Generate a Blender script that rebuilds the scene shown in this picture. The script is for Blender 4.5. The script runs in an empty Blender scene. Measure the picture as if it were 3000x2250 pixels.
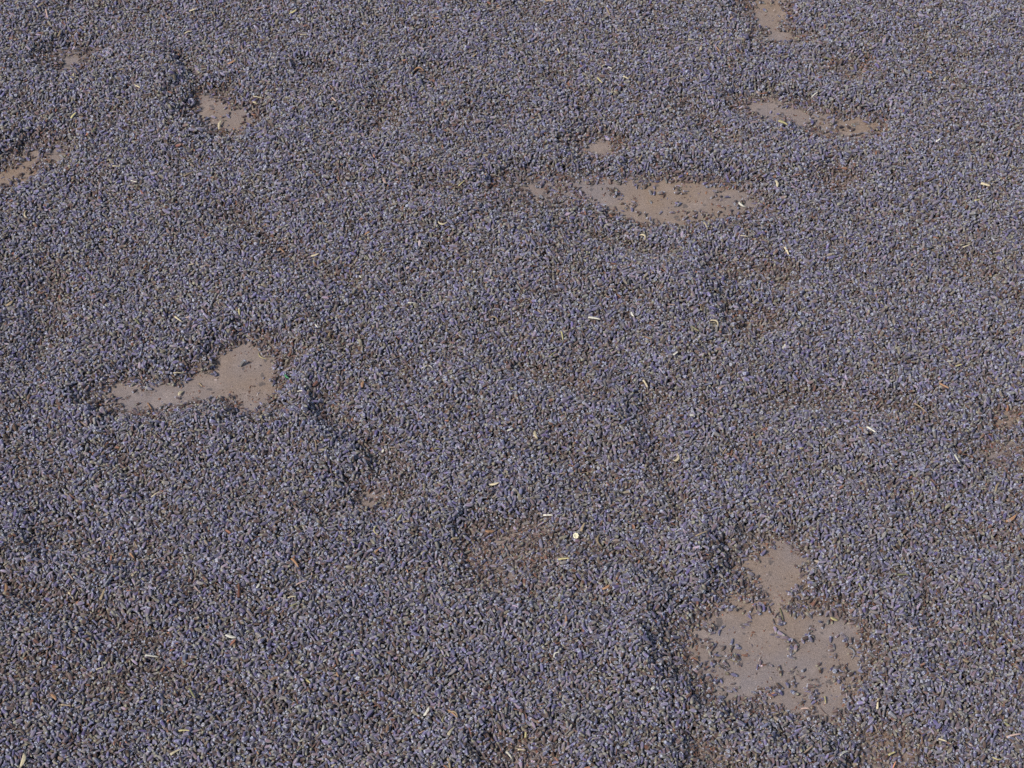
import bpy, math, numpy as np
from mathutils import Vector, Matrix, Euler

# ------------------------------------------------------------------ camera, world, sun, exposure
scene = bpy.context.scene
COL = scene.collection
PITCH = math.radians(48.0)          # looking down at the floor
TV, TH = 0.185, 0.185 * 4 / 3       # half field tangents
CAM_H = 1.44
cam_d = bpy.data.cameras.new('camera')
cam = bpy.data.objects.new('camera', cam_d)
COL.objects.link(cam)
cam.location = (0, 0, CAM_H)
cam.rotation_euler = (math.radians(90) - PITCH, 0, 0)
cam_d.sensor_width = 36
cam_d.lens = 18 / TH
cam_d.clip_start, cam_d.clip_end = 0.05, 200
scene.camera = cam

SUN_EL, SUN_AZ = math.radians(48), math.radians(-128)   # azimuth from +Y towards +X: behind the camera's left shoulder
world = bpy.data.worlds.new('World')
scene.world = world
world.use_nodes = True
wn = world.node_tree
bg = wn.nodes['Background']
sky = wn.nodes.new('ShaderNodeTexSky')
sky.sky_type = 'NISHITA'
sky.sun_disc = False
sky.sun_elevation = SUN_EL
sky.sun_rotation = SUN_AZ
wn.links.new(sky.outputs[0], bg.inputs[0])
bg.inputs[1].default_value = 0.10
sd = bpy.data.lights.new('sun', 'SUN')
sd.energy = 3.0
sd.angle = math.radians(14)
sd.color = (1.0, 0.95, 0.89)
sun = bpy.data.objects.new('sun', sd)
COL.objects.link(sun)
dirv = Vector((math.sin(SUN_AZ) * math.cos(SUN_EL), math.cos(SUN_AZ) * math.cos(SUN_EL), math.sin(SUN_EL)))
sun.rotation_euler = dirv.to_track_quat('Z', 'Y').to_euler()
sun.location = (-2, -2, 4)
scene.view_settings.view_transform = 'Standard'
scene.view_settings.look = 'None'
scene.view_settings.gamma = 1
scene.view_settings.exposure = 0.66
scene.cycles.max_bounces = 6
scene.cycles.diffuse_bounces = 4

# ------------------------------------------------------------------ helpers
rng = np.random.default_rng(7)
S = 3000 / 2212                      # coordinates below were read on a 2212 px wide view of the photograph


def ground(px, py, z=0.0, k=S):
    """photo pixel -> point on the floor (height z)"""
    px, py = np.asarray(px, float) * k, np.asarray(py, float) * k
    nx, ny = (px / 3000 * 2 - 1) * TH, (1 - 2 * py / 2250) * TV
    dx = nx
    dy = math.cos(PITCH) + ny * math.sin(PITCH)
    dz = -math.sin(PITCH) + ny * math.cos(PITCH)
    t = (z - CAM_H) / dz
    return dx * t, dy * t


def pixel(x, y, z):
    """point -> photo pixel (3000 px wide)"""
    d = y * math.cos(PITCH) + (CAM_H - z) * math.sin(PITCH)
    u = y * math.sin(PITCH) - (CAM_H - z) * math.cos(PITCH)
    return (x / d / TH + 1) * 1500, (1 - u / d / TV) * 1125, d


def lin(h):
    c = [int(h[i:i + 2], 16) / 255 for i in (0, 2, 4)]
    return [v / 12.92 if v <= .04045 else ((v + .055) / 1.055) ** 2.4 for v in c]


def vnoise(x, y, size, seed):
    u, v = x / size + 1000.37, y / size + 1000.91
    i, j = np.floor(u).astype(np.int64), np.floor(v).astype(np.int64)
    fu, fv = u - i, v - j
    fu, fv = fu * fu * (3 - 2 * fu), fv * fv * (3 - 2 * fv)

    def hsh(a, b):
        n = (a * 374761393 + b * 668265263 + seed * 974634777) & 0xFFFFFFFF
        n = ((n ^ (n >> 13)) * 1274126177) & 0xFFFFFFFF
        return ((n ^ (n >> 16)) & 0xFFFFFF) / float(0xFFFFFF)
    return ((hsh(i, j) * (1 - fu) + hsh(i + 1, j) * fu) * (1 - fv) + (hsh(i, j + 1) * (1 - fu) + hsh(i + 1, j + 1) * fu) * fv) * 2 - 1


def new_mesh(name, verts, faces, mat, attrs=None, smooth=True):
    me = bpy.data.meshes.new(name)
    me.from_pydata([tuple(v) for v in verts], [], faces)
    if smooth:
        me.polygons.foreach_set('use_smooth', [True] * len(me.polygons))
    for k, vals in (attrs or {}).items():
        a = me.attributes.new(k, 'FLOAT', 'POINT')
        a.data.foreach_set('value', np.asarray(vals, np.float32))
    me.materials.append(mat)
    me.update()
    return me


def tag(o, label=None, cat=None, group=None, kind=None):
    if label: o['label'] = label
    if cat: o['category'] = cat
    if group: o['group'] = group
    if kind: o['kind'] = kind


# ------------------------------------------------------------------ materials
def nodes(name, rough=0.85):
    m = bpy.data.materials.new(name)
    m.use_nodes = True
    nt = m.node_tree
    b = nt.nodes['Principled BSDF']
    b.inputs['Roughness'].default_value = rough
    return m, nt, b


def N(nt, t, **kw):
    n = nt.nodes.new(t)
    for k, v in kw.items():
        setattr(n, k, v)
    return n


def mixc(nt, a, b, f, mode='MIX'):
    m = N(nt, 'ShaderNodeMix', data_type='RGBA', blend_type=mode)
    for sock, val in ((m.inputs[0], f), (m.inputs[6], a), (m.inputs[7], b)):
        if hasattr(val, 'is_linked'):
            nt.links.new(val, sock)
        elif isinstance(val, (int, float)):
            sock.default_value = val
        else:
            sock.default_value = (*val[:3], 1)
    return m.outputs[2]


def ramp(nt, f, stops):
    r = N(nt, 'ShaderNodeValToRGB')
    el = r.color_ramp.elements
    while len(el) < len(stops):
        el.new(0.5)
    for e, (p, c) in zip(el, stops):
        e.position = p
        e.color = (c, c, c, 1) if isinstance(c, (int, float)) else (*c, 1)
    nt.links.new(f, r.inputs[0])
    return r.outputs[0]


def tinted(name, rough, sheen, tip, mouth, tipf, mouthf):
    """the body colour comes from a per-plant-piece 'tint'; 't' runs from base to mouth of each piece"""
    m, nt, b = nodes(name, rough)
    ti = N(nt, 'ShaderNodeAttribute', attribute_type='INSTANCER', attribute_name='tint')
    t = N(nt, 'ShaderNodeAttribute', attribute_type='GEOMETRY', attribute_name='t')
    rib = N(nt, 'ShaderNodeAttribute', attribute_type='GEOMETRY', attribute_name='rib')
    tc = N(nt, 'ShaderNodeTexCoord')
    no = N(nt, 'ShaderNodeTexNoise')
    no.inputs['Scale'].default_value = 900
    no.inputs['Detail'].default_value = 2
    nt.links.new(tc.outputs['Object'], no.inputs['Vector'])
    oi = N(nt, 'ShaderNodeObjectInfo')
    f1 = ramp(nt, t.outputs['Fac'], [(0.0, tipf), (0.42, 0.0)])
    mr = N(nt, 'ShaderNodeMath', operation='MULTIPLY')
    nt.links.new(f1, mr.inputs[0])
    nt.links.new(oi.outputs['Random'], mr.inputs[1])
    c = mixc(nt, ti.outputs['Color'], tip, mr.outputs[0])
    f2 = ramp(nt, t.outputs['Fac'], [(0.84, 0.0), (1.0, mouthf)])
    c = mixc(nt, c, mouth, f2)
    f3 = ramp(nt, rib.outputs['Fac'], [(0.0, 0.55), (1.0, 1.18)])
    c = mixc(nt, c, f3, 1.0, 'MULTIPLY')
    f4 = ramp(nt, no.outputs['Fac'], [(0.3, 0.72), (0.7, 1.28)])
    c = mixc(nt, c, f4, 1.0, 'MULTIPLY')
    nt.links.new(c, b.inputs['Base Color'])
    b.inputs['Sheen Weight'].default_value = sheen
    b.inputs['Sheen Roughness'].default_value = 0.4
    b.inputs['Specular IOR Level'].default_value = 0.35
    return m


M_BUD = tinted('dried_lavender', 0.72, 0.25, lin('a19d82'), lin('bfc3d0'), 1.0, 0.75)
M_CHAFF = tinted('dry_stalk', 0.6, 0.05, lin('9a8c70'), lin('85715a'), 0.3, 0.3)

# inside of the pile below the buds; dark colour paints the gaps' shade
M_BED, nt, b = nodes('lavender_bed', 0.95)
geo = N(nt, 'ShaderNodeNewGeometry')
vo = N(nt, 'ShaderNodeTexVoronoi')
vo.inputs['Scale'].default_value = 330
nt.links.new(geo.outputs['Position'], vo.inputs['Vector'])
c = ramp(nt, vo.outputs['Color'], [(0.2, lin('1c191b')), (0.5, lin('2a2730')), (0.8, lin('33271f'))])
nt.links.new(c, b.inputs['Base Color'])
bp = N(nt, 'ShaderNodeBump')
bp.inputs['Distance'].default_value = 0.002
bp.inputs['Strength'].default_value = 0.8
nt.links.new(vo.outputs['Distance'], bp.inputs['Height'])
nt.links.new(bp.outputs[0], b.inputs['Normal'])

# concrete floor
M_FLOOR, nt, b = nodes('concrete', 0.88)
geo = N(nt, 'ShaderNodeNewGeometry')
P = geo.outputs['Position']


def noise(scale, detail=4, rough=0.6):
    n = N(nt, 'ShaderNodeTexNoise')
    n.inputs['Scale'].default_value = scale
    n.inputs['Detail'].default_value = detail
    n.inputs['Roughness'].default_value = rough
    nt.links.new(P, n.inputs['Vector'])
    return n.outputs['Fac']


c = mixc(nt, lin('84705f'), lin('7e7370'), ramp(nt, noise(9, 4), [(0.35, 0.0), (0.65, 1.0)]))
c = mixc(nt, c, lin('9a8a80'), ramp(nt, noise(38, 3), [(0.5, 0.0), (0.75, 0.6)]))
c = mixc(nt, c, ramp(nt, noise(1500, 3, 0.8), [(0.3, 0.45), (0.7, 1.45)]), 1.0, 'MULTIPLY')
c = mixc(nt, c, ramp(nt, noise(420, 4, 0.8), [(0.35, 0.8), (0.65, 1.15)]), 1.0, 'MULTIPLY')
v1 = N(nt, 'ShaderNodeTexVoronoi')        # dark stones showing in the worn surface
v1.inputs['Scale'].default_value = 105
warp = N(nt, 'ShaderNodeVectorMath', operation='ADD')
nn = N(nt, 'ShaderNodeTexNoise')
nn.inputs['Scale'].default_value = 160
nt.links.new(P, nn.inputs['Vector'])
sc_ = N(nt, 'ShaderNodeVectorMath', operation='SCALE')
sc_.inputs['Scale'].default_value = 0.008
nt.links.new(nn.outputs['Color'], sc_.inputs[0])
nt.links.new(P, warp.inputs[0])
nt.links.new(sc_.outputs[0], warp.inputs[1])
nt.links.new(warp.outputs[0], v1.inputs['Vector'])
sel = N(nt, 'ShaderNodeSeparateColor')
nt.links.new(v1.outputs['Color'], sel.inputs[0])
pick = ramp(nt, sel.outputs[0], [(0.80, 0.0), (0.82, 1.0)])
disk = ramp(nt, v1.outputs['Distance'], [(0.25, 1.0), (0.34, 0.0)])
mm = N(nt, 'ShaderNodeMath', operation='MULTIPLY')
nt.links.new(pick, mm.inputs[0])
nt.links.new(disk, mm.inputs[1])
mk = N(nt, 'ShaderNodeMath', operation='MULTIPLY')
mk.inputs[1].default_value = 0.6
nt.links.new(mm.outputs[0], mk.inputs[0])
c = mixc(nt, c, lin('3d3a3c'), mk.outputs[0])
nt.links.new(c, b.inputs['Base Color'])
bp = N(nt, 'ShaderNodeBump')
bp.inputs['Distance'].default_value = 0.0012
bp.inputs['Strength'].default_value = 0.8
nt.links.new(noise(900, 5, 0.8), bp.inputs['Height'])
nt.links.new(bp.outputs[0], b.inputs['Normal'])

# ------------------------------------------------------------------ the floor
fm = new_mesh('floor', [(-30, -30, 0), (30, -30, 0), (30, 30, 0), (-30, 30, 0)], [(0, 1, 2, 3)], M_FLOOR, smooth=False)
floor = bpy.data.objects.new('floor', fm)
COL.objects.link(floor)
tag(floor, 'worn brown grey concrete floor showing through the lavender', kind='structure')

# ------------------------------------------------------------------ how thick the lavender lies
X0, X1, Y0, Y1 = -1.15, 1.15, 0.55, 2.55
CR = 0.003                                     # thickness map cell
cx = np.arange(X0, X1, CR) + CR / 2
cy = np.arange(Y0, Y1, CR) + CR / 2
GX, GY = np.meshgrid(cx, cy)

# bare or thinly covered places: outline, thickness inside (m), stray buds
PATCHES = [
    ([(228, 852), (262, 836), (330, 842), (372, 838), (400, 832), (430, 822), (465, 815), (485, 790), (505, 760), (545, 748), (592, 765), (600, 800), (584, 842), (574, 882), (545, 884), (520, 862), (480, 858), (430, 862), (385, 860), (345, 884), (290, 892), (250, 874)], -1, .010),
    ([(438, 240), (446, 213), (482, 213), (502, 240), (535, 248), (542, 264), (508, 268), (494, 288), (470, 274), (442, 256)], -1, .02),
    ([(128, 128), (150, 117), (182, 124), (178, 142), (140, 146)], -1, .02),
    ([(-20, 392), (20, 372), (45, 345), (80, 322), (135, 322), (128, 345), (95, 352), (60, 376), (20, 398)], -1, .10),
    ([(1260, 322), (1290, 308), (1320, 312), (1312, 334), (1280, 338)], -1, .02),
    ([(1240, 398), (1380, 396), (1480, 398), (1560, 410), (1622, 430), (1648, 455), (1560, 464), (1480, 480), (1400, 484), (1340, 464), (1290, 440)], -1, .045),
    ([(1090, 402), (1160, 392), (1260, 396), (1300, 430), (1290, 450), (1200, 432), (1120, 416)], .0008, 0),
    ([(1596, 232), (1650, 222), (1712, 234), (1762, 242), (1825, 258), (1880, 274), (1862, 293), (1800, 292), (1740, 274), (1690, 256), (1640, 252)], -1, .045),
    ([(1618, -20), (1684, -20), (1694, 40), (1684, 66), (1640, 68), (1622, 30)], -1, .04),
    ([(1650, 64), (1740, 78), (1720, 96), (1650, 90)], .0008, 0),
    ([(1782, 390), (1808, 380), (1832, 392), (1812, 408)], .0016, .02),
    ([(1610, 1215), (1640, 1184), (1700, 1184), (1722, 1210), (1718, 1250), (1702, 1300), (1680, 1316), (1658, 1298), (1630, 1280), (1616, 1245)], -1, .012),
    ([(1512, 1370), (1556, 1316), (1620, 1308), (1680, 1336), (1740, 1316), (1800, 1328), (1842, 1370), (1858, 1420), (1842, 1480), (1818, 1530), (1788, 1556), (1756, 1544), (1762, 1498), (1700, 1484), (1650, 1492), (1600, 1500), (1560, 1490), (1530, 1440), (1506, 1400)], -1, .075),
    ([(1480, 1360), (1530, 1330), (1560, 1480), (1640, 1500), (1740, 1510), (1720, 1560), (1600, 1540), (1500, 1450)], .0012, 0),
    ([(1716, 1300), (1770, 1300), (1800, 1330), (1700, 1350)], .0010, 0), ([(1600, 1500), (1660, 1490), (1770, 1500), (1740, 1560)], .0008, 0),
    ([(1090, 1622), (1130, 1606), (1170, 1630), (1180, 1680), (1090, 1680)], .0024, 0),
    ([(1856, 1580), (1900, 1590), (1960, 1620), (1970, 1690), (1880, 1690), (1862, 1630)], .0014, .04),
    ([(1500, 1610), (1560, 1612), (1570, 1640), (1510, 1640)], .0016, 0),
    ([(1006, 1200), (1046, 1146), (1140, 1132), (1188, 1165), (1176, 1222), (1112, 1256), (1036, 1244)], .0017, .03),
    ([(2112, 985), (2150, 960), (2230, 965), (2230, 1016), (2160, 1014)], .0017, .03),
    ([(2150, 905), (2180, 900), (2186, 918), (2156, 922)], .0012, 0),
    ([(780, 1084), (820, 1068), (845, 1080), (815, 1096)], .0010, .02),
    ([(672, 160), (700, 158), (702, 172), (676, 174)], .0045, .0),
    ([(1790, 150), (1850, 140), (1880, 158), (1820, 172)], .0020, 0),
    ([(1620, 690), (1660, 686), (1668, 708), (1632, 712)], .0014, 0),
    ([(930, 175), (960, 170), (970, 186), (940, 190)], .0060, 0),
    ([(1395, 872), (1440, 868), (1450, 890), (1405, 895)], .0024, 0),
    ([(1560, 575), (1700, 590), (1690, 612), (1580, 600)], .0026, 0),
]
# troughs and ridges: line through photo points, half width (m), height (m)
STROKES = [
    ([(330, 120), (400, 185), (425, 240)], .022, .007), ([(395, 130), (440, 200), (450, 250)], .014, -.006),
    ([(100, 190), (260, 200), (380, 230)], .030, .004), ([(620, 880), (660, 930), (760, 990)], .020, .006),
    ([(690, 870), (760, 950), (850, 1000), (820, 1060)], .016, -.006), ([(700, 1105), (800, 1095), (880, 1060)], .016, -.006),
    ([(720, 1150), (860, 1130), (980, 1090)], .030, .004),
    ([(940, 400), (1080, 440), (1250, 490), (1420, 540)], .016, -.005), ([(960, 460), (1150, 540), (1350, 590), (1500, 610)], .026, .006),
    ([(850, 340), (1000, 370), (1200, 378), (1450, 382)], .022, .004), ([(1660, 500), (1760, 520), (1860, 560)], .018, -.004),
    ([(1540, 580), (1700, 600), (1620, 660), (1590, 730)], .018, -.005), ([(1450, 650), (1560, 700), (1600, 780)], .024, .005),
    ([(0, 1200), (160, 1250), (330, 1310)], .022, .007), ([(0, 1255), (180, 1310), (340, 1370)], .014, -.006),
    ([(0, 1370), (150, 1390)], .022, .005), ([(0, 1430), (160, 1455), (260, 1500)], .014, -.006),
    ([(300, 1450), (480, 1480), (620, 1530)], .016, -.004), ([(1500, 1180), (1560, 1260)], .022, .006),
    ([(1570, 1160), (1592, 1240), (1600, 1290)], .010, -.006), ([(1380, 1280), (1450, 1330), (1420, 1450)], .024, .006),
    ([(1230, 1170), (1380, 1200), (1500, 1300)], .012, -.005), ([(980, 1270), (1130, 1276), (1290, 1260)], .012, -.005),
    ([(980, 1310), (1200, 1330), (1340, 1380)], .024, .005), ([(1120, 790), (1200, 812), (1300, 860)], .010, -.006),
    ([(1000, 830), (1200, 880), (1350, 960)], .026, .005), ([(1400, 900), (1440, 1000), (1470, 1120)], .014, -.005),
    ([(1680, 860), (1820, 850), (1960, 870), (2060, 930)], .016, -.005), ([(1700, 930), (1850, 960), (2000, 1020)], .026, .005),
    ([(1240, 290), (1262, 325)], .014, .006), ([(820, 180), (850, 260), (800, 280)], .014, -.004),
    ([(1200, 160), (1260, 230), (1380, 290)], .014, -.004), ([(1460, 210), (1520, 250), (1560, 300)], .014, -.005),
    ([(1950, 1080), (2060, 1140), (2200, 1190)], .014, -.005), ([(1900, 1130), (2040, 1220), (2200, 1270)], .026, .005),
    ([(1960, 1180), (2010, 1260), (2000, 1340)], .014, -.004), ([(2060, 560), (2140, 600), (2210, 650)], .016, -.004),
    ([(240, 920), (280, 1010), (330, 1060)], .012, -.004), ([(100, 560), (130, 650), (80, 780)], .018, -.004),
    ([(520, 460), (640, 560), (760, 600)], .016, -.004), ([(700, 740), (850, 790), (980, 760)], .014, -.003),
    ([(170, 860), (380, 905), (600, 900)], .020, .004), ([(640, 700), (660, 800), (630, 880)], .024, .005),
    ([(1890, 1330), (1920, 1420), (1900, 1520)], .030, .006), ([(1560, 1580), (1700, 1610), (1820, 1600)], .022, .005),
    ([(1760, 1180), (1800, 1240), (1780, 1290)], .024, .005), ([(1480, 330), (1640, 350), (1760, 330)], .024, .003),
]


def seg_d(ax, ay, bx, by):
    dx, dy = bx - ax, by - ay
    t = np.clip(((GX - ax) * dx + (GY - ay) * dy) / (dx * dx + dy * dy + 1e-12), 0, 1)
    return np.hypot(GX - ax - t * dx, GY - ay - t * dy)


T = 0.0125 + .0036 * vnoise(GX, GY, .16, 1) + .0030 * vnoise(GX + .4 * GY, GY * 1.3, .07, 2) + .0020 * vnoise(GX, GY, .028, 3)
T += .0018 * vnoise(GX * .8 + GY * .7, (GY * .8 - GX * .55) * 2.3, .09, 4)
wob = 1 + .35 * vnoise(GX, GY, .025, 9)
for pts, wdt, amp in STROKES:
    xs, ys = ground([p[0] for p in pts], [p[1] for p in pts], .01)
    d = np.min([seg_d(xs[i], ys[i], xs[i + 1], ys[i + 1]) for i in range(len(pts) - 1)], axis=0)
    T += amp * 1.5 * np.exp(-(d / wdt / wob) ** 2)
T = np.maximum(T, .004)
STRAY = np.zeros_like(T)
edge_n = .0045 * vnoise(GX, GY, .014, 21) + .0030 * vnoise(GX, GY, .006, 22)
for pts, tin, stray in PATCHES:
    xs, ys = ground([p[0] for p in pts], [p[1] for p in pts])
    n = len(pts)
    d = np.full_like(GX, 9.)
    ins = np.zeros(GX.shape, bool)
    for i in range(n):
        j = (i + 1) % n
        d = np.minimum(d, seg_d(xs[i], ys[i], xs[j], ys[j]))
        cr = ((ys[i] > GY) != (ys[j] > GY)) & (GX < (xs[j] - xs[i]) * (GY - ys[i]) / (ys[j] - ys[i] + 1e-12) + xs[i])
        ins ^= cr
    d = np.where(ins, -d, d) + edge_n * 1.4 + .0042
    lim = (tin if tin > 0 else -.0005) + np.clip(d, 0, .018) * .26 + np.maximum(d - .018, 0) * .6
    T = np.minimum(T, lim)
    STRAY = np.maximum(STRAY, np.where(d < .004, stray, 0))
# a layer thinner than one bud is broken into clumps
cl = .5 + .5 * (.75 * vnoise(GX, GY, .011, 41) + .75 * vnoise(GX, GY, .0048, 42))
thin = T < .0036
cover = np.clip(T / .0026, 0, 1) * .95 + .12
T_SOFT = T.copy()
T = np.where(thin & (T > 0), np.where(cl < cover, .0008 + .8 * T, 0.), T)
STRAY = STRAY * np.clip(.7 + 3.5 * vnoise(GX, GY, .012, 43), .15, 5) * 1.7


def samp(A, x, y):
    i = np.clip(((y - Y0) / CR).astype(int), 0, A.shape[0] - 1)
    j = np.clip(((x - X0) / CR).astype(int), 0, A.shape[1] - 1)
    return A[i, j]


# ------------------------------------------------------------------ let the pieces fall one layer after another
HR = 0.0006
HW, HH = int((X1 - X0) / HR), int((Y1 - Y0) / HR)
bed_T = np.maximum(T_SOFT - .0062, -.002)


def bed_smooth(A):
    for _ in range(2):
        A = (A + np.roll(A, 1, 0) + np.roll(A, -1, 0) + np.roll(A, 1, 1) + np.roll(A, -1, 1)) / 5
    return A


bed_T = bed_smooth(bed_T)
hx = X0 + (np.arange(HW) + .5) * HR
hy = Y0 + (np.arange(HH) + .5) * HR
H = np.maximum(bed_T[np.clip(((hy - Y0) / CR).astype(int), 0, bed_T.shape[0] - 1)][:, np.clip(((hx - X0) / CR).astype(int), 0, bed_T.shape[1] - 1)], 0).astype(np.float32)
Hf = H.ravel()


def hidx(x, y):
    return np.clip(((y - Y0) / HR).astype(np.int64), 0, HH - 1) * HW + np.clip(((x - X0) / HR).astype(np.int64), 0, HW - 1)


def region(x, y, mx=.12, near=.10, far=.22):
    """the view from here and from a step to either side"""
    half = TH * (y * math.cos(PITCH) + CAM_H * math.sin(PITCH)) + mx
    return (np.abs(x) < half) & (y > .86 - near) & (y < 1.90 + far)


def drop(x, y, a, hl, r, rt):
    """rest pieces (half length hl, radius r) on the height field; returns z, slope"""
    ca, sa = np.cos(a), np.sin(a)
    hs = []
    for u in (-.75, 0, .75):
        e = [Hf[hidx(x + u * hl * ca - v * r * sa, y + u * hl * sa + v * r * ca)] for v in (-.5, .5)]
        hs.append(np.maximum(e[0], e[1]))
    sl = np.clip((hs[2] - hs[0]) / (1.5 * hl) + rt, -1.3, 1.3)
    z = np.maximum((hs[0] + hs[2]) / 2, hs[1] + .0001)
    z = np.maximum(z, np.abs(sl) * hl * .55 * (z < .0035))
    return z, sl


out = []      # x, y, z, azimuth, tilt, half length, radius, variant, order
TILE = .0062
US, VS = np.linspace(-.95, .95, 9), np.linspace(-.9, .9, 5)
UU, VV = [q.ravel() for q in np.meshgrid(US, VS)]
PROF = np.sqrt(np.clip(1 - VV ** 2, 0, 1)) * np.sqrt(np.clip(1 - (np.abs(UU) * .97) ** 4, 0, 1))
ti, tj = np.meshgrid(np.arange(int((X1 - X0) / TILE)), np.arange(int((Y1 - Y0) / TILE)))
ROUNDS = 34
NVAR_BUD, NVAR_CH = 16, 8
order = 0
for rd in range(ROUNDS):
    for ph in ((0, 0), (1, 1), (0, 1), (1, 0)):
        mk_ = (ti % 2 == ph[0]) & (tj % 2 == ph[1])
        bx0, by0 = X0 + ti[mk_] * TILE, Y0 + tj[mk_] * TILE
        n = len(bx0)
        a = rng.uniform(0, 2 * math.pi, n)
        hl = np.clip(rng.normal(.0029, .0005, n), .0016, .0042)
        r = hl * rng.uniform(.37, .47, n)
        chaff = rng.random(n) < .07
        best = None
        rt = rng.normal(0, .2, n) + (rng.random(n) < .10) * rng.choice([-1, 1], n) * rng.uniform(.5, 1.1, n)
        bx = bx0 + rng.random(n) * TILE
        by = by0 + rng.random(n) * TILE
        for k in range(3):
            qx, qy = bx0 + rng.random(n) * TILE, by0 + rng.random(n) * TILE
            z_, _ = drop(qx, qy, a, hl, r, 0)
            z_ = z_ - samp(T, qx, qy)
            if best is None:
                best, bx, by = z_, qx, qy
            else:
                w = z_ < best
                best, bx, by = np.where(w, z_, best), np.where(w, qx, bx), np.where(w, qy, by)
        z, sl = drop(bx, by, a, hl, r, rt)
        Tt = samp(T, bx, by)
        room = Tt - z
        p = np.clip((room + .0006) / .0016, 0, 1) * np.where(Tt < .0036, .35 * (z < .0016), 1)
        p = np.where((Tt < .0006), samp(STRAY, bx, by) / 6, p)
        ok = (rng.random(n) < p) & region(bx, by)
        bx, by, z, a, sl, hl, r, chaff = [q[ok] for q in (bx, by, z, a, sl, hl, r, chaff)]
        if not len(bx):
            continue
        zc = z + r * .88
        ca, sa = np.cos(a), np.sin(a)
        cs = 1 / np.sqrt(1 + sl ** 2)
        sx = bx[:, None] + (UU * hl[:, None] * cs[:, None]) * ca[:, None] - VV * r[:, None] * sa[:, None]
        sy = by[:, None] + (UU * hl[:, None] * cs[:, None]) * sa[:, None] + VV * r[:, None] * ca[:, None]
        rr = np.where(chaff, r * .5, r)
        hz = zc[:, None] + UU * (hl * cs * sl)[:, None] + PROF * rr[:, None] * .9
        np.maximum.at(Hf, hidx(sx, sy).ravel(), hz.ravel().astype(np.float32))
        var = np.where(chaff, NVAR_BUD + rng.integers(0, NVAR_CH, len(bx)), rng.integers(0, NVAR_BUD, len(bx)))
        out.append(np.stack([bx, by, zc, a, np.arctan(sl), hl, r, var, np.full(len(bx), order)], 1))
        order += 1
D = np.concatenate(out)
print('pieces', len(D))

# colours of the pieces
PAL = [(lin('646488'), 17), (lin('5e6380'), 17), (lin('717086'), 17), (lin('6c6c77'), 16), (lin('71736d'), 10), (lin('7a7661'), 4),
       (lin('6e6269'), 10), (lin('685750'), 7), (lin('54402f'), 3), (lin('8a8393'), 4), (lin('524e7c'), 6)]
PCH = [(lin('715643'), 6), (lin('787357'), 5), (lin('8f8069'), 4), (lin('5f4436'), 5), (lin('5c4d40'), 5), (lin('825a40'), 2)]


def pick_col(pal, n, jit):
    w = np.array([p[1] for p in pal], float)
    k = rng.choice(len(pal), n, p=w / w.sum())
    c = np.array([p[0] for p in pal])[k]
    c = .80 * c + .20 * c.mean(1, keepdims=True) * np.array([1.06, .99, .95])
    c = c * np.array([.86, .74, .77])
    return np.clip(c * rng.lognormal(0, jit, (n, 1)) * rng.lognormal(0, .03, (n, 3)), 0, 1), k


nD = len(D)
isch = D[:, 7] >= NVAR_BUD
tint, kcol = pick_col(PAL, nD, .20)
t2, kc2 = pick_col(PCH, nD, .22)
tint[isch] = t2[isch]
# some stretches hold more brown, unopened calyces; brown in hollows paints in their shade
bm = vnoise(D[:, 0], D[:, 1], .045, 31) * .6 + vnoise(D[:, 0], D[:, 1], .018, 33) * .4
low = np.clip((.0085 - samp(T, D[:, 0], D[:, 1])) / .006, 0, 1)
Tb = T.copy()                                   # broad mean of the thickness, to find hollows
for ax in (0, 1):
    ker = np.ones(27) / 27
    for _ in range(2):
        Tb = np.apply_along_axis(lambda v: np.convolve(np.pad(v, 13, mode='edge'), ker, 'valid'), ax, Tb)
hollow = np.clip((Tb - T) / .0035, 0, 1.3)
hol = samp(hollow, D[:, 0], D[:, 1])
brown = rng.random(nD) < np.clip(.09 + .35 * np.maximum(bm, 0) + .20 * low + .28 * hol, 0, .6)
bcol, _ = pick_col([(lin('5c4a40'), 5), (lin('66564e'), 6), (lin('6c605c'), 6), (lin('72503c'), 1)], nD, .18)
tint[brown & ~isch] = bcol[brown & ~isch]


# ------------------------------------------------------------------ shapes of the pieces (unit: half length 1 along X)
def lathe(rings, sides, ribs, bend=0., flat=1., seed=0, rag=0.):
    """rings: (x, radius, t). Ribbed, bent and slightly flattened calyx."""
    g = np.random.default_rng(seed)
    vs, ts, rb, fs = [], [], [], []
    for (x, rad, t) in rings:
        for k in range(sides):
            th = 2 * math.pi * k / sides
            rr = rad * (1 + ribs * math.cos(k * math.pi) + g.normal(0, .035))
            xx = x + (rag * g.normal(0, 1) if x > .85 else 0)
            vs.append((xx, rr * math.cos(th), rr * math.sin(th) * flat + bend * (xx * xx - .4)))
            ts.append(t)
            rb.append(.5 + .5 * math.cos(k * math.pi) if ribs > .01 else .7)
    for i in range(len(rings) - 1):
        for k in range(sides):
            k2 = (k + 1) % sides
            fs.append((i * sides + k, i * sides + k2, (i + 1) * sides + k2, (i + 1) * sides + k))
    fs.append(tuple(range(sides))[::-1])
    fs.append(tuple(range((len(rings) - 1) * sides, len(rings) * sides)))
    return vs, fs, ts, rb


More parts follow.
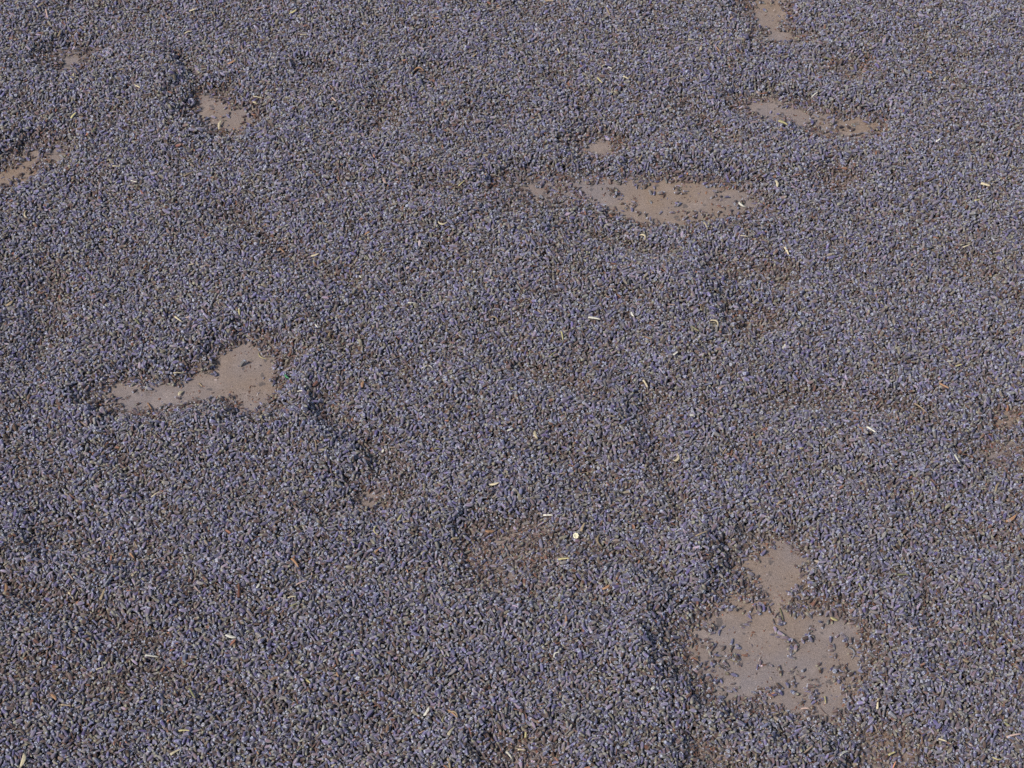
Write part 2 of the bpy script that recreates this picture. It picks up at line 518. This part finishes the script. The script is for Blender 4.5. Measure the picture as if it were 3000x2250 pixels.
def strips(n, length, width, spread, seed, curl=.2):
    """splayed narrow strips leaving one end"""
    g = np.random.default_rng(seed)
    vs, fs, ts, rb = [], [], [], []
    for s in range(n):
        ya = spread * ((s + .5) / n - .5) * 2 + g.normal(0, .05)
        za = g.normal(0, .18)
        L = length * g.uniform(.75, 1.1)
        m = 4
        b0 = len(vs)
        for i in range(m + 1):
            u = i / m
            x = -1 + L * u
            y = math.sin(ya) * L * u + .10 * g.normal()* u
            z = za * L * u + curl * u * u * (1 if s % 2 else -.4)
            w = width * (1 - .55 * u)
            th = .5 * width
            for (dy, dz) in ((-w, 0), (0, th), (w, 0), (0, -th)):
                vs.append((x, y + dy, z + dz))
                ts.append(u)
                rb.append(.35 if dz == 0 else .95)
        for i in range(m):
            for k in range(4):
                k2 = (k + 1) % 4
                fs.append((b0 + i * 4 + k, b0 + i * 4 + k2, b0 + (i + 1) * 4 + k2, b0 + (i + 1) * 4 + k))
        fs.append((b0 + 3, b0 + 2, b0 + 1, b0))
        fs.append((b0 + m * 4, b0 + m * 4 + 1, b0 + m * 4 + 2, b0 + m * 4 + 3))
    return vs, fs, ts, rb


def join(*parts):
    V, F, Tt, R = [], [], [], []
    for v, f, t, r in parts:
        o = len(V)
        V += list(v); F += [tuple(i + o for i in q) for q in f]; Tt += list(t); R += list(r)
    return V, F, Tt, R


protos = []
closed = [(-1, .06, 0), (-.86, .22, .07), (-.55, .34, .22), (-.1, .40, .45), (.35, .38, .68), (.75, .27, .88), (1, .10, 1)]
tube = [(-1, .05, 0), (-.84, .20, .08), (-.5, .31, .25), (0, .36, .5), (.5, .38, .75), (.9, .37, .95), (1, .30, 1), (.72, .22, .9)]
slim = [(-1, .05, 0), (-.8, .17, .1), (-.3, .28, .35), (.3, .31, .65), (.8, .26, .9), (1, .12, 1)]
for i in range(5):
    protos.append(lathe(closed, 12, .10, bend=(-.12, .08, .2, 0, -.2)[i], flat=(.9, 1, .8, .95, .85)[i], seed=i))
for i in range(4):
    protos.append(lathe(tube, 12, .13, bend=(.1, -.15, 0, .22)[i], flat=(.95, .8, .7, .9)[i], seed=20 + i, rag=.10))
for i in range(3):
    protos.append(lathe(slim, 10, .12, bend=(.15, -.2, .05)[i], flat=(.8, .9, .7)[i], seed=40 + i, rag=.05))
# calyx with a crumpled flower tip
for i in range(2):
    a_ = lathe([(x * .8 - .2, r_, t) for x, r_, t in tube], 12, .12, bend=.1, seed=60 + i, rag=.06)
    b_ = strips(4, .9, .10, .7, 70 + i, .25)
    b_ = ([(v[0] + 1.3, v[1] * .6, v[2] * .6) for v in b_[0]], b_[1], [1.0] * len(b_[2]), b_[3])
    protos.append(join(a_, b_))
# split open calyces: a fan of strips
for i in range(2):
    protos.append(strips(7, 2.0, .085, .38 if i else .24, 80 + i, .25))
assert len(protos) == NVAR_BUD
# stalk bits, flakes and fine fibres
for i in range(2):
    protos.append(lathe([(-1, .12, 0), (-.95, .16, .1), (0, .17, .5), (.95, .15, .9), (1, .10, 1)], 8, .08, bend=.1 * i, flat=.8, seed=90 + i))
for i in range(2):
    protos.append(lathe([(-1, .04, 0), (-.5, .17, .3), (.1, .23, .6), (.6, .16, .9), (1, .03, 1)], 8, .04, bend=.25 - .5 * i, flat=.22, seed=95 + i))
protos.append(strips(3, 2.2, .05, .22, 101, .3))
protos.append(strips(2, 1.4, .16, .5, 103, .5))
protos.append(lathe([(-1.5, .035, 0), (-.5, .05, .3), (.5, .05, .7), (1.6, .03, 1)], 6, .0, bend=.12, seed=105))
protos.append(lathe([(-.5, .18, .2), (-.2, .32, .4), (.2, .28, .6), (.45, .12, .8)], 7, .1, seed=107))
assert len(protos) == NVAR_BUD + NVAR_CH

PM = []
for i, (v, f, t, rb) in enumerate(protos):
    bud = i < NVAR_BUD
    PM.append(new_mesh('lavender_bud' if bud else 'chaff_sliver', np.array(v), f, M_BUD if bud else M_CHAFF, {'t': t, 'rib': rb}))

# ------------------------------------------------------------------ single buds and slivers: the largest in view
px, py, dep = pixel(D[:, 0], D[:, 1], D[:, 2])
inv = (px > 15) & (px < 2985) & (py > 15) & (py < 2240)
top = D[:, 2] + D[:, 6] * .5 >= Hf[hidx(D[:, 0], D[:, 1])] - .0006     # nothing lies over it
lone = inv & (samp(T, D[:, 0], D[:, 1]) < .0006) & top
idx_b = []
cand = np.where(lone & ~isch & (py > 1500))[0]
cand = cand[np.argsort(-D[cand, 5] / dep[cand])][:75]
idx_b += list(cand)
rest = np.where(inv & top & ~isch & ~lone & (D[:, 7] < 12) & (py > 2175))[0]
rest = rest[np.argsort(-(D[rest, 5] / dep[rest]))]
idx_b += list(rest)
scl = np.stack([D[:, 5], D[:, 6] / .40, D[:, 6] / .40], 1)
scl[isch] = np.stack([D[:, 5]] * 3, 1)[isch] * rng.uniform(.7, 1.25, (isch.sum(), 1))
roll = rng.uniform(0, 2 * math.pi, nD)
flatch = (D[:, 7] >= NVAR_BUD) | (D[:, 7] == 14) | (D[:, 7] == 15)
roll[flatch] = rng.normal(0, .35, flatch.sum())
rot = np.stack([roll, -D[:, 4], D[:, 3]], 1)

LANDMARKS = [((560, 1145), 'long bare patch at left'), ((655, 345), 'small bare patch at upper left'), ((205, 178), 'tiny bare spot near the top left corner'),
             ((80, 480), 'thin patch on the left edge'), ((1750, 438), 'small dip above centre'), ((2010, 595), 'wide bare strip right of centre'),
             ((2370, 352), 'narrow bare strip at upper right'), ((2245, 40), 'bare patch at the top edge'), ((2260, 1680), 'round bare spot at lower right'),
             ((2290, 1925), 'large bare patch at lower right'), ((1490, 1620), 'thin patch below centre'), ((2945, 1345), 'thin patch on the right edge'),
             ((2600, 2200), 'thin spot on the bottom edge'), ((1500, 1125), 'middle of the photo'), ((30, 2220), 'bottom left corner'),
             ((2970, 2220), 'bottom right corner'), ((30, 30), 'top left corner'), ((2970, 30), 'top right corner'), ((1530, 2190), 'thin spot at bottom centre'),
             ((1500, 20), 'middle of the top edge'), ((30, 1125), 'middle of the left edge'), ((2970, 900), 'upper half of the right edge'), ((2970, 1750), 'lower half of the right edge'),
             ((750, 2230), 'left half of the bottom edge'), ((2050, 2230), 'right half of the bottom edge'), ((30, 1750), 'lower half of the left edge'),
             ((2430, 533), 'small thin spot near the upper right'), ((1110, 1465), 'brown hollow left of centre')]
used_labels = set()


def where(x, y, k=0):
    ds = sorted((math.hypot(x - a, y - b_), a, b_, n) for (a, b_), n in LANDMARKS)
    d, a, b_, n = ds[k]
    if d < 45:
        return 'at the ' + n
    far = 'just ' if d < 150 else '' if d < 330 else 'far '
    dx, dy = x - a, y - b_
    if abs(dx) > 2.2 * abs(dy): q_ = 'right of' if dx > 0 else 'left of'
    elif abs(dy) > 2.2 * abs(dx): q_ = 'below' if dy > 0 else 'above'
    else: q_ = ('below ' if dy > 0 else 'above ') + ('right of' if dx > 0 else 'left of')
    return far + q_ + ' the ' + n


def lean(deg):
    deg = (deg + 90) % 180 - 90
    return 'lying level' if abs(deg) < 15 else 'pointing upright' if abs(deg) > 72 else 'slanting up right' if deg > 0 else 'slanting down right'


def describe(what, x, y, deg):
    for k in (0, 1, 2):
        for l in (f'{what} {where(x, y, k)}', f'{what} {lean(deg)} {where(x, y, k)}'):
            if l not in used_labels and 4 <= len(l.split()) <= 16:
                used_labels.add(l)
                return l
    return None


WORD = {0: 'blue violet', 1: 'slate blue', 2: 'pale violet', 3: 'grey', 4: 'grey green', 5: 'olive', 6: 'mauve', 7: 'dull brown', 8: 'dark brown', 9: 'pale lilac', 10: 'deep violet'}
lonely = set(cand.tolist())
chosen = []
pool = list(cand) + list(rest)
for i in pool:
    if len(chosen) >= 300:
        break
    w = 'brownish' if brown[i] else WORD[int(kcol[i])]
    v_ = int(D[i, 7])
    form = 'plump closed' if v_ < 5 else 'open mouthed' if v_ < 9 else 'slim'
    ex = D[i, 0] + math.cos(D[i, 3]) * .003, D[i, 1] + math.sin(D[i, 3]) * .003
    p2 = pixel(ex[0], ex[1], D[i, 2] + math.tan(D[i, 4]) * .003)
    deg = math.degrees(math.atan2(-(p2[1] - py[i]), p2[0] - px[i]))
    what = f'{w} {form} bud' + (' loose on concrete' if i in lonely else '')
    l = describe(what, px[i], py[i], deg)
    if l is None:
        continue
    chosen.append(i)
    o = bpy.data.objects.new('lavender_bud', PM[v_])
    COL.objects.link(o)
    o.location = D[i, :3]
    o.rotation_euler = rot[i]
    o.scale = scl[i]
    o['tint'] = [float(v) for v in tint[i]]
    tag(o, l, 'lavender bud', 'loose lavender buds on bare concrete' if i in lonely else 'lavender buds on top of the nearest rows')
idx_b = chosen
print('single buds', len(idx_b))

# straw bits, husks and stalks one can pick out: x, y in the photo (3000 px wide), lean in degrees, length in px, width in px, colour, form
STRAWS = """121 17 55 26 9 t h;138 44 -75 26 5 p n;174 99 70 18 6 t h;565 33 10 22 6 c h;624 44 -70 14 8 t h;552 96 20 24 7 c h;655 154 50 20 5 t n;859 37 30 26 8 y h;764 28 10 26 4 p n;212 225 50 20 9 c h;224 212 -60 18 4 b n;405 259 -35 18 7 c s;680 189 15 24 8 o h;298 316 65 18 6 g h;215 339 35 20 9 y s;277 384 45 20 5 l n;644 366 70 28 8 c h;748 312 0 11 10 c h;755 283 0 26 4 c n;341 489 8 22 6 c s;78 638 -65 26 6 c k;554 511 15 30 5 t n;890 110 0 18 4 c n;979 293 -50 18 6 p s;393 533 -35 24 3 w n;
1276 55 -8 20 6 o s;1635 149 -65 22 6 c s;1393 170 30 18 5 t n;1771 195 5 18 6 c h;1787 207 -50 16 4 w n;1757 237 -45 22 8 y s;1834 235 0 16 6 c s;1212 244 35 24 4 c n;1228 204 -5 28 6 o k;1036 188 35 20 5 c h;1436 393 -60 16 6 t s;1877 466 60 18 5 t n;1127 533 -60 12 9 p h;1352 539 20 18 4 y n;1782 43 -60 24 5 t n;1886 694 -50 22 7 c k;1610 5 0 24 5 t n;
2026 118 0 20 9 c s;2114 132 50 18 6 t s;2053 153 75 20 8 c s;2100 147 -45 24 4 o n;2427 174 -30 26 6 l s;2294 367 -25 30 11 y s;2293 383 12 20 6 b s;2723 214 -25 18 10 o h;2768 236 65 14 8 c s;2174 607 -25 26 8 w k;2748 416 35 16 6 w s;2068 661 -60 22 6 c s;2276 540 -80 24 8 c h;2181 692 -10 22 5 c s;2305 737 -65 26 8 c s;2886 546 -8 28 12 c s;2954 452 75 20 6 t h;2863 588 15 18 8 y s;2387 278 35 20 5 w n;2832 721 15 22 5 c s;
523 1099 -3 28 6 c s;530 1154 40 20 10 c h;438 1190 -60 22 5 o n;290 1227 -55 28 9 b s;456 1451 30 28 4 c n;924 1295 -80 30 4 t n;912 1397 -5 38 6 b s;829 1134 45 26 5 b n;588 1127 -50 14 6 t s;767 1046 -35 34 3 y k;881 1147 8 18 4 w n;840 1105 -45 18 6 g h;
1741 938 -22 38 11 w s;1647 987 -80 26 6 y s;1567 1016 18 22 4 w n;1892 1126 -65 26 5 c n;1451 942 -40 26 5 t k;1618 1039 35 24 4 l n;
1256 1079 -12 32 5 w k;1063 1137 75 20 9 o h;1310 1207 50 24 9 b h;1496 1260 25 20 9 w h;1569 1277 -70 24 10 c h;1122 1323 70 12 7 w h;1171 1526 60 22 8 y s;1448 1422 5 30 9 c h;1436 1560 5 28 10 o h;1281 1315 0 18 5 l s;1332 1580 3 24 7 t h;1652 1638 6 34 8 y s;1707 1547 65 26 9 t s;1753 1589 -80 32 8 t k;1645 1747 72 32 6 l s;1722 1751 88 26 4 v n;1657 1820 80 32 7 o h;1776 1726 20 24 8 o h;1606 1510 0 28 7 w s;
2522 1724 -70 36 6 l s;2444 1816 -20 24 10 y h;2055 1565 18 36 4 t n;2359 2075 0 26 8 p h;2417 2053 -85 24 6 y s;1936 1896 -45 40 3 t k;2571 2064 85 38 8 c s;1913 2019 60 20 9 w h;2674 1851 5 24 10 p h;2289 1800 -75 36 4 l n;2645 1688 5 32 6 l n;
2295 1020 45 26 10 w s;2553 1263 -25 30 8 w s;2779 1060 -8 26 3 w n;2808 1072 15 20 8 y s;2766 1132 -25 30 9 o s;2800 1354 -60 26 8 w s;2963 1521 30 36 10 o h;2520 1266 -45 18 5 o n;2674 1434 -65 30 7 y h;2920 1430 65 28 7 t h;2921 1107 60 16 6 t s;2697 1197 -35 44 5 t n;2287 1476 25 26 7 t h;
446 1929 -4 38 6 w n;70 2231 80 44 14 c h;516 2205 30 38 9 c s;193 2068 -8 30 4 t n;292 1958 15 20 4 c n;541 2142 0 32 8 y s;160 2048 -50 24 11 o h;1326 2091 -35 30 7 o s;1323 2144 50 32 10 c s;1528 2197 -5 22 7 c s;1492 2215 -55 26 9 w s;1540 2154 88 20 7 y n;1316 2235 -78 30 9 t s;
301 1743 65 34 9 t s;553 929 30 34 9 p s;854 1750 12 20 4 c n;983 1858 30 24 5 t n;1628 1919 50 22 6 w k;19 1728 85 26 9 o h;319 1704 50 42 5 v n;396 1692 45 22 7 c s;208 1744 -55 24 7 c s;388 1631 -55 24 7 o s;398 1596 -60 16 5 t s;1191 1531 5 18 8 t s;866 1655 -45 28 9 o s;700 1731 90 40 8 d n;757 1720 60 16 7 w h;884 1710 20 34 6 p s;679 1873 -15 34 10 w h;839 1917 70 32 6 b k;773 1628 85 20 5 b n;1100 1560 -80 26 6 y k;865 1773 28 30 5 l n;989 1978 -70 14 6 o n;1109 1613 40 26 6 o n;
808 1993 15 38 8 b h;903 1999 -50 22 9 y s;947 2136 80 16 7 w h;953 1939 25 14 8 w h;564 2037 -60 30 7 l n;753 2203 -60 20 5 o n;978 2245 30 16 7 c h;613 2089 0 18 10 b h;1251 2087 60 30 9 w h;1331 2092 -30 30 6 t k;1299 2115 -80 28 3 y k;1135 2136 80 24 9 b h;
2986 1999 88 34 8 b s;2830 1938 0 22 9 t h;2933 2083 60 20 6 t h;2948 2127 -45 26 7 l h;2969 2158 4 42 8 p s;2612 2211 3 18 8 y s;2473 2207 20 30 7 w h;2925 2225 5 32 5 y k;2700 2173 88 26 6 b n;2761 2169 -20 26 8 c s;2498 1913 -75 34 4 v k;
30 892 30 24 8 t h;523 940 -30 22 7 c s;402 944 -50 24 6 l n;559 775 5 18 6 c s;53 760 70 14 6 o s;562 818 20 14 8 v s;827 737 -40 20 6 o s;924 755 42 30 7 c h;1297 658 5 26 6 c k;1077 692 30 18 7 o h;927 947 65 24 5 w k;1056 814 -55 10 5 w h;1208 888 3 24 4 w n;838 786 0 16 6 w s;1195 786 0 10 8 p h;965 981 80 16 8 t s;701 915 -85 18 7 y s;
2097 950 -50 30 6 c k;1979 1039 30 16 8 w s;1891 1127 -65 28 6 c n;1897 995 -15 24 8 o h;1984 1349 65 24 9 c k;1845 1306 -5 26 9 t h;2115 1136 35 22 8 p s;2120 1328 50 28 4 t n;1852 929 -60 18 6 w h;2028 1218 2 14 7 w h;2267 1068 45 18 5 t s;2349 1315 35 16 7 y s;2036 968 -20 24 5 l n"""
SCOL = {'c': ('cream', 'cdb98c'), 'w': ('whitish', 'dcd3bb'), 't': ('tan', 'a88d63'), 'o': ('orange tan', 'b07c4b'), 'b': ('brown', '7c5a3f'), 'd': ('red brown', '74402a'),
        'y': ('straw yellow', 'bdae6a'), 'g': ('bright green', '3f9a5a'), 'l': ('olive', '8a8552'), 'p': ('pinkish cream', 'c49f8c'), 'v': ('grey', '8f8f97')}
SFORM = {'h': 'husk', 's': 'straw splinter', 'n': 'thin stalk', 'k': 'curved stalk bit'}


def straw_mesh(L, W, form, g):
    """a half tube of split stalk, a pointed husk, a round stalk or a curved one; metres"""
    n_, sides = 9, 8
    vs, ts, rb, fs = [], [], [], []
    bend = {'h': .10, 's': .03, 'n': .02, 'k': .30}[form] * g.choice([-1, 1])
    for i in range(n_):
        u = i / (n_ - 1)
        x = (u - .5) * L
        w = W / 2
        if form == 'h': w *= max(.08, math.sin(math.pi * min(1, .12 + u * .86)) ** .7)
        elif form == 's': w *= .78 + .22 * math.cos(u * 3) + .06 * g.normal()
        else: w *= 1.0 - .25 * u + (.12 if i in (0, n_ - 1) else 0)
        h = w * (.35 if form in 'hs' else .85)
        yb = bend * L * (4 * u * (1 - u) - .6)
        zb = (.05 if form != 'k' else .12) * L * (4 * u * (1 - u))
        for k in range(sides):
            th = 2 * math.pi * k / sides
            cup = .5 * w * math.cos(th) ** 2 if form == 's' else 0        # split stalks are cupped
            vs.append((x + (g.normal() * .03 * L if i in (0, n_ - 1) else 0), yb + w * math.cos(th), zb + h * math.sin(th) - cup))
            ts.append(.5 + .5 * u)
            rb.append(.95 if k % 2 else .45)
    for i in range(n_ - 1):
        for k in range(sides):
            k2 = (k + 1) % sides
            fs.append((i * sides + k, i * sides + k2, (i + 1) * sides + k2, (i + 1) * sides + k))
    fs.append(tuple(range(sides))[::-1])
    fs.append(tuple(range((n_ - 1) * sides, n_ * sides)))
    return vs, fs, ts, rb


def lift(x, y):
    """photo point -> point on top of the pile"""
    z = .012
    for _ in range(4):
        gx, gy = ground(x, y, z, 1.0)
        z = .5 * z + .5 * float(Hf[hidx(np.array([gx]), np.array([gy]))][0])
    gx, gy = ground(x, y, z, 1.0)
    return float(gx), float(gy), float(Hf[hidx(np.array([gx]), np.array([gy]))][0])


straw_xy = []
srng = np.random.default_rng(11)
for row in STRAWS.replace('\n', '').split(';'):
    X, Y, A, L, W, c_, f_ = row.split()
    X, Y, A, L, W = map(float, (X, Y, A, L, W))
    ca, sa = math.cos(math.radians(A)), math.sin(math.radians(A))
    e0, e1 = lift(X - ca * L / 2, Y + sa * L / 2), lift(X + ca * L / 2, Y - sa * L / 2)
    m_ = lift(X, Y)
    v0, v1_ = Vector(e0), Vector(e1)
    dz = max(-.35, min(.35, (e1[2] - e0[2]) / max(.001, (v1_ - v0).xy.length)))
    ln = (v1_ - v0).xy.length
    wid = W / 3000 * 2 * TH * pixel(*m_)[2]
    v, f, t, rb = straw_mesh(ln * math.sqrt(1 + dz * dz), wid, f_, srng)
    cname, chex = SCOL[c_]
    what = f'{cname} {SFORM[f_]}'
    l = describe(what, X, Y, A) or describe(('long ' if L > 25 else 'short ') + what, X, Y, A)
    if l is None:
        print('no label', row)
        continue
    nm = {'h': 'husk', 's': 'straw_splinter', 'n': 'stalk', 'k': 'curved_stalk'}[f_]
    o = bpy.data.objects.new(nm, new_mesh(nm, np.array(v), f, M_CHAFF, {'t': t, 'rib': rb}))
    COL.objects.link(o)
    o.location = (m_[0], m_[1], max(m_[2], (e0[2] + e1[2]) / 2) + wid * .35)
    o.rotation_euler = Euler((srng.normal(0, .15), -math.atan(dz), math.atan2(e1[1] - e0[1], e1[0] - e0[0])), 'XYZ')
    col = np.array(lin(chex))
    col = (.78 * col + .22 * col.mean()) * .68 * srng.lognormal(0, .12)
    o['tint'] = [float(min(1, q_)) for q_ in col]
    tag(o, l, {'h': 'husk', 's': 'straw', 'n': 'stalk', 'k': 'stalk'}[f_], 'straw bits and husks scattered over the lavender')

# a slice of cut stem, seen end on: pale ring with a pithy middle
m_ = lift(1687, 1572)
ring_v, ring_f = [], []
K = 20
g_ = np.random.default_rng(3)
prof_ = [(.0024, -.0008), (.0025, .0007), (.0021, .0011), (.0016, .0006), (.0008, .0004)]
for r_, z_ in prof_:
    for k in range(K):
        a_ = 2 * math.pi * k / K
        rr = r_ * (1 + .05 * g_.normal())
        ring_v.append((rr * math.cos(a_), rr * math.sin(a_), z_ + .00008 * g_.normal()))
for i in range(len(prof_) - 1):
    for k in range(K):
        k2 = (k + 1) % K
        ring_f.append((i * K + k, i * K + k2, (i + 1) * K + k2, (i + 1) * K + k))
ring_f.append(tuple(range((len(prof_) - 1) * K, len(prof_) * K)))
ring_f.append(tuple(range(K))[::-1])
tt = [.9] * K + [.9] * K + [.9] * K + [.5] * (2 * K)
rb_ = [.9] * (3 * K) + [.1 + .5 * (k % 3 == 0) for k in range(2 * K)]
o = bpy.data.objects.new('stem_slice', new_mesh('stem_slice', np.array(ring_v), ring_f, M_CHAFF, {'t': tt, 'rib': rb_}))
COL.objects.link(o)
o.location = (m_[0], m_[1], m_[2] + .0012)
o.rotation_euler = (math.radians(34), .1, 0)
o['tint'] = lin('d8cfae')
tag(o, 'round pale slice of cut stem seen end on, right of the thin patch below centre', 'stem slice')

keep = np.ones(nD, bool)
keep[idx_b] = False


# ------------------------------------------------------------------ masses as ONE object each
def mass(name, D, rot, scl, tint, base, nvar, extra_mesh=None):
    n = len(D)
    me = bpy.data.meshes.new(name)
    me.vertices.add(n)
    me.vertices.foreach_set('co', D[:, :3].astype(np.float32).ravel())
    for nm, ty, key, arr in (('rot', 'FLOAT_VECTOR', 'vector', rot), ('scl', 'FLOAT_VECTOR', 'vector', scl), ('tint', 'FLOAT_VECTOR', 'vector', tint)):
        me.attributes.new(nm, ty, 'POINT').data.foreach_set(key, arr.astype(np.float32).ravel())
    me.attributes.new('var', 'INT', 'POINT').data.foreach_set('value', (D[:, 7] - base).astype(np.int32))
    o = bpy.data.objects.new(name, me)
    COL.objects.link(o)
    gt = bpy.data.node_groups.new(name, 'GeometryNodeTree')
    gt.interface.new_socket('Geometry', in_out='INPUT', socket_type='NodeSocketGeometry')
    gt.interface.new_socket('Geometry', in_out='OUTPUT', socket_type='NodeSocketGeometry')
    gi, go = gt.nodes.new('NodeGroupInput'), gt.nodes.new('NodeGroupOutput')
    g2i = gt.nodes.new('GeometryNodeGeometryToInstance')
    for k in reversed(range(nvar)):
        src = bpy.data.objects.new('piece_shape', PM[base + k])
        oi_ = gt.nodes.new('GeometryNodeObjectInfo')
        oi_.inputs['Object'].default_value = src
        oi_.inputs['As Instance'].default_value = False
        gt.links.new(oi_.outputs['Geometry'], g2i.inputs[0])
    iop = gt.nodes.new('GeometryNodeInstanceOnPoints')
    iop.inputs['Pick Instance'].default_value = True

    def attr(nm, ty):
        a_ = gt.nodes.new('GeometryNodeInputNamedAttribute')
        a_.data_type = ty
        a_.inputs['Name'].default_value = nm
        return [s for s in a_.outputs if s.enabled and s.name == 'Attribute'][0]
    gt.links.new(gi.outputs[0], iop.inputs['Points'])
    gt.links.new(g2i.outputs[0], iop.inputs['Instance'])
    gt.links.new(attr('var', 'INT'), iop.inputs['Instance Index'])
    gt.links.new(attr('rot', 'FLOAT_VECTOR'), iop.inputs['Rotation'])
    gt.links.new(attr('scl', 'FLOAT_VECTOR'), iop.inputs['Scale'])
    res = iop.outputs[0]
    if extra_mesh is not None:
        eo = bpy.data.objects.new('pile_inside', extra_mesh)
        oi_ = gt.nodes.new('GeometryNodeObjectInfo')
        oi_.inputs['Object'].default_value = eo
        jn = gt.nodes.new('GeometryNodeJoinGeometry')
        gt.links.new(res, jn.inputs[0])
        gt.links.new(oi_.outputs['Geometry'], jn.inputs[0])
        res = jn.outputs[0]
    gt.links.new(res, go.inputs[0])
    md = o.modifiers.new('pieces', 'NODES')
    md.node_group = gt
    return o


# the inside of the pile, as a mesh under the top buds
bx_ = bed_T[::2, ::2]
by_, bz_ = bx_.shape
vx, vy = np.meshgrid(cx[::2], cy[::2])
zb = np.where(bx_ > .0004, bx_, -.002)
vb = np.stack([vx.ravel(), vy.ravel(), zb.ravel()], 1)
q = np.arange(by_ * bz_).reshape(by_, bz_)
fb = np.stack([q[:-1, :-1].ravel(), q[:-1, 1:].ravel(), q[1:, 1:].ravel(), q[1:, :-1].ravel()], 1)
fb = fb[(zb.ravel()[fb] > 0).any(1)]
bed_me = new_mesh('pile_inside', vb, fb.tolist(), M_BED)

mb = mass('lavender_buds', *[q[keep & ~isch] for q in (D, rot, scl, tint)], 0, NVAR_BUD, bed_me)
tag(mb, 'spread layer of dried violet grey lavender buds covering the floor', 'lavender buds', kind='stuff')
mc = mass('plant_chaff', *[q[keep & isch] for q in (D, rot, scl, tint)], NVAR_BUD, NVAR_CH)
tag(mc, 'brown and olive chaff and stalk slivers mixed through the lavender', 'chaff', kind='stuff')

# crumbs and dust: tiny broken bits on the bare floor and in the hollows
n = 1500000
qx, qy = rng.uniform(X0, X1, n), rng.uniform(Y0, Y1, n)
soft = samp(T_SOFT, qx, qy)
dens = np.where(soft < .004, .10 + .5 * np.clip(soft / .002, 0, 1), .02 + .06 * samp(hollow, qx, qy))
dens *= np.clip(1 + 1.1 * vnoise(qx, qy, .018, 51) + .5 * vnoise(qx, qy, .006, 52), .1, 2)
ok = (rng.random(n) < dens) & region(qx, qy)
qx, qy = qx[ok], qy[ok]
n = len(qx)
sz = rng.lognormal(math.log(.00075), .40, n)
sz = np.where(samp(T_SOFT, qx, qy) > .004, sz * 1.25, sz)
E = np.zeros((n, 8))
E[:, 0], E[:, 1] = qx, qy
E[:, 2] = Hf[hidx(qx, qy)] + sz * .2
E[:, 7] = rng.integers(0, 4, n)
ct, _ = pick_col([(lin('76523a'), 5), (lin('8e6242'), 3), (lin('66687c'), 5), (lin('8f8778'), 3), (lin('56443a'), 4), (lin('a8a298'), 1)], n, .25)
sc = sz[:, None] * np.stack([rng.uniform(1, 2.6, n), np.ones(n), np.ones(n)], 1)
crot = np.stack([rng.uniform(0, 6, n), rng.normal(0, .4, n), rng.uniform(0, 6.28, n)], 1)
crumbs = []
for i in range(4):
    crumbs.append(lathe([(-.6, .12, 0), (-.3, .5, .3), (.25, .42, .7), (.6, .15, 1)], 5 + i % 2, .12, bend=.2, flat=.6, seed=120 + i))
for v, f, t, rb in crumbs:
    PM.append(new_mesh('crumb', np.array(v), f, M_CHAFF, {'t': t, 'rib': rb}, smooth=False))
E[:, 7] += NVAR_BUD + NVAR_CH
mcr = mass('plant_crumbs', E, crot, sc, ct, NVAR_BUD + NVAR_CH, 4)
tag(mcr, 'tiny orange brown and grey plant crumbs strewn over the bare concrete', 'crumbs', kind='stuff')
print('crumbs', n)
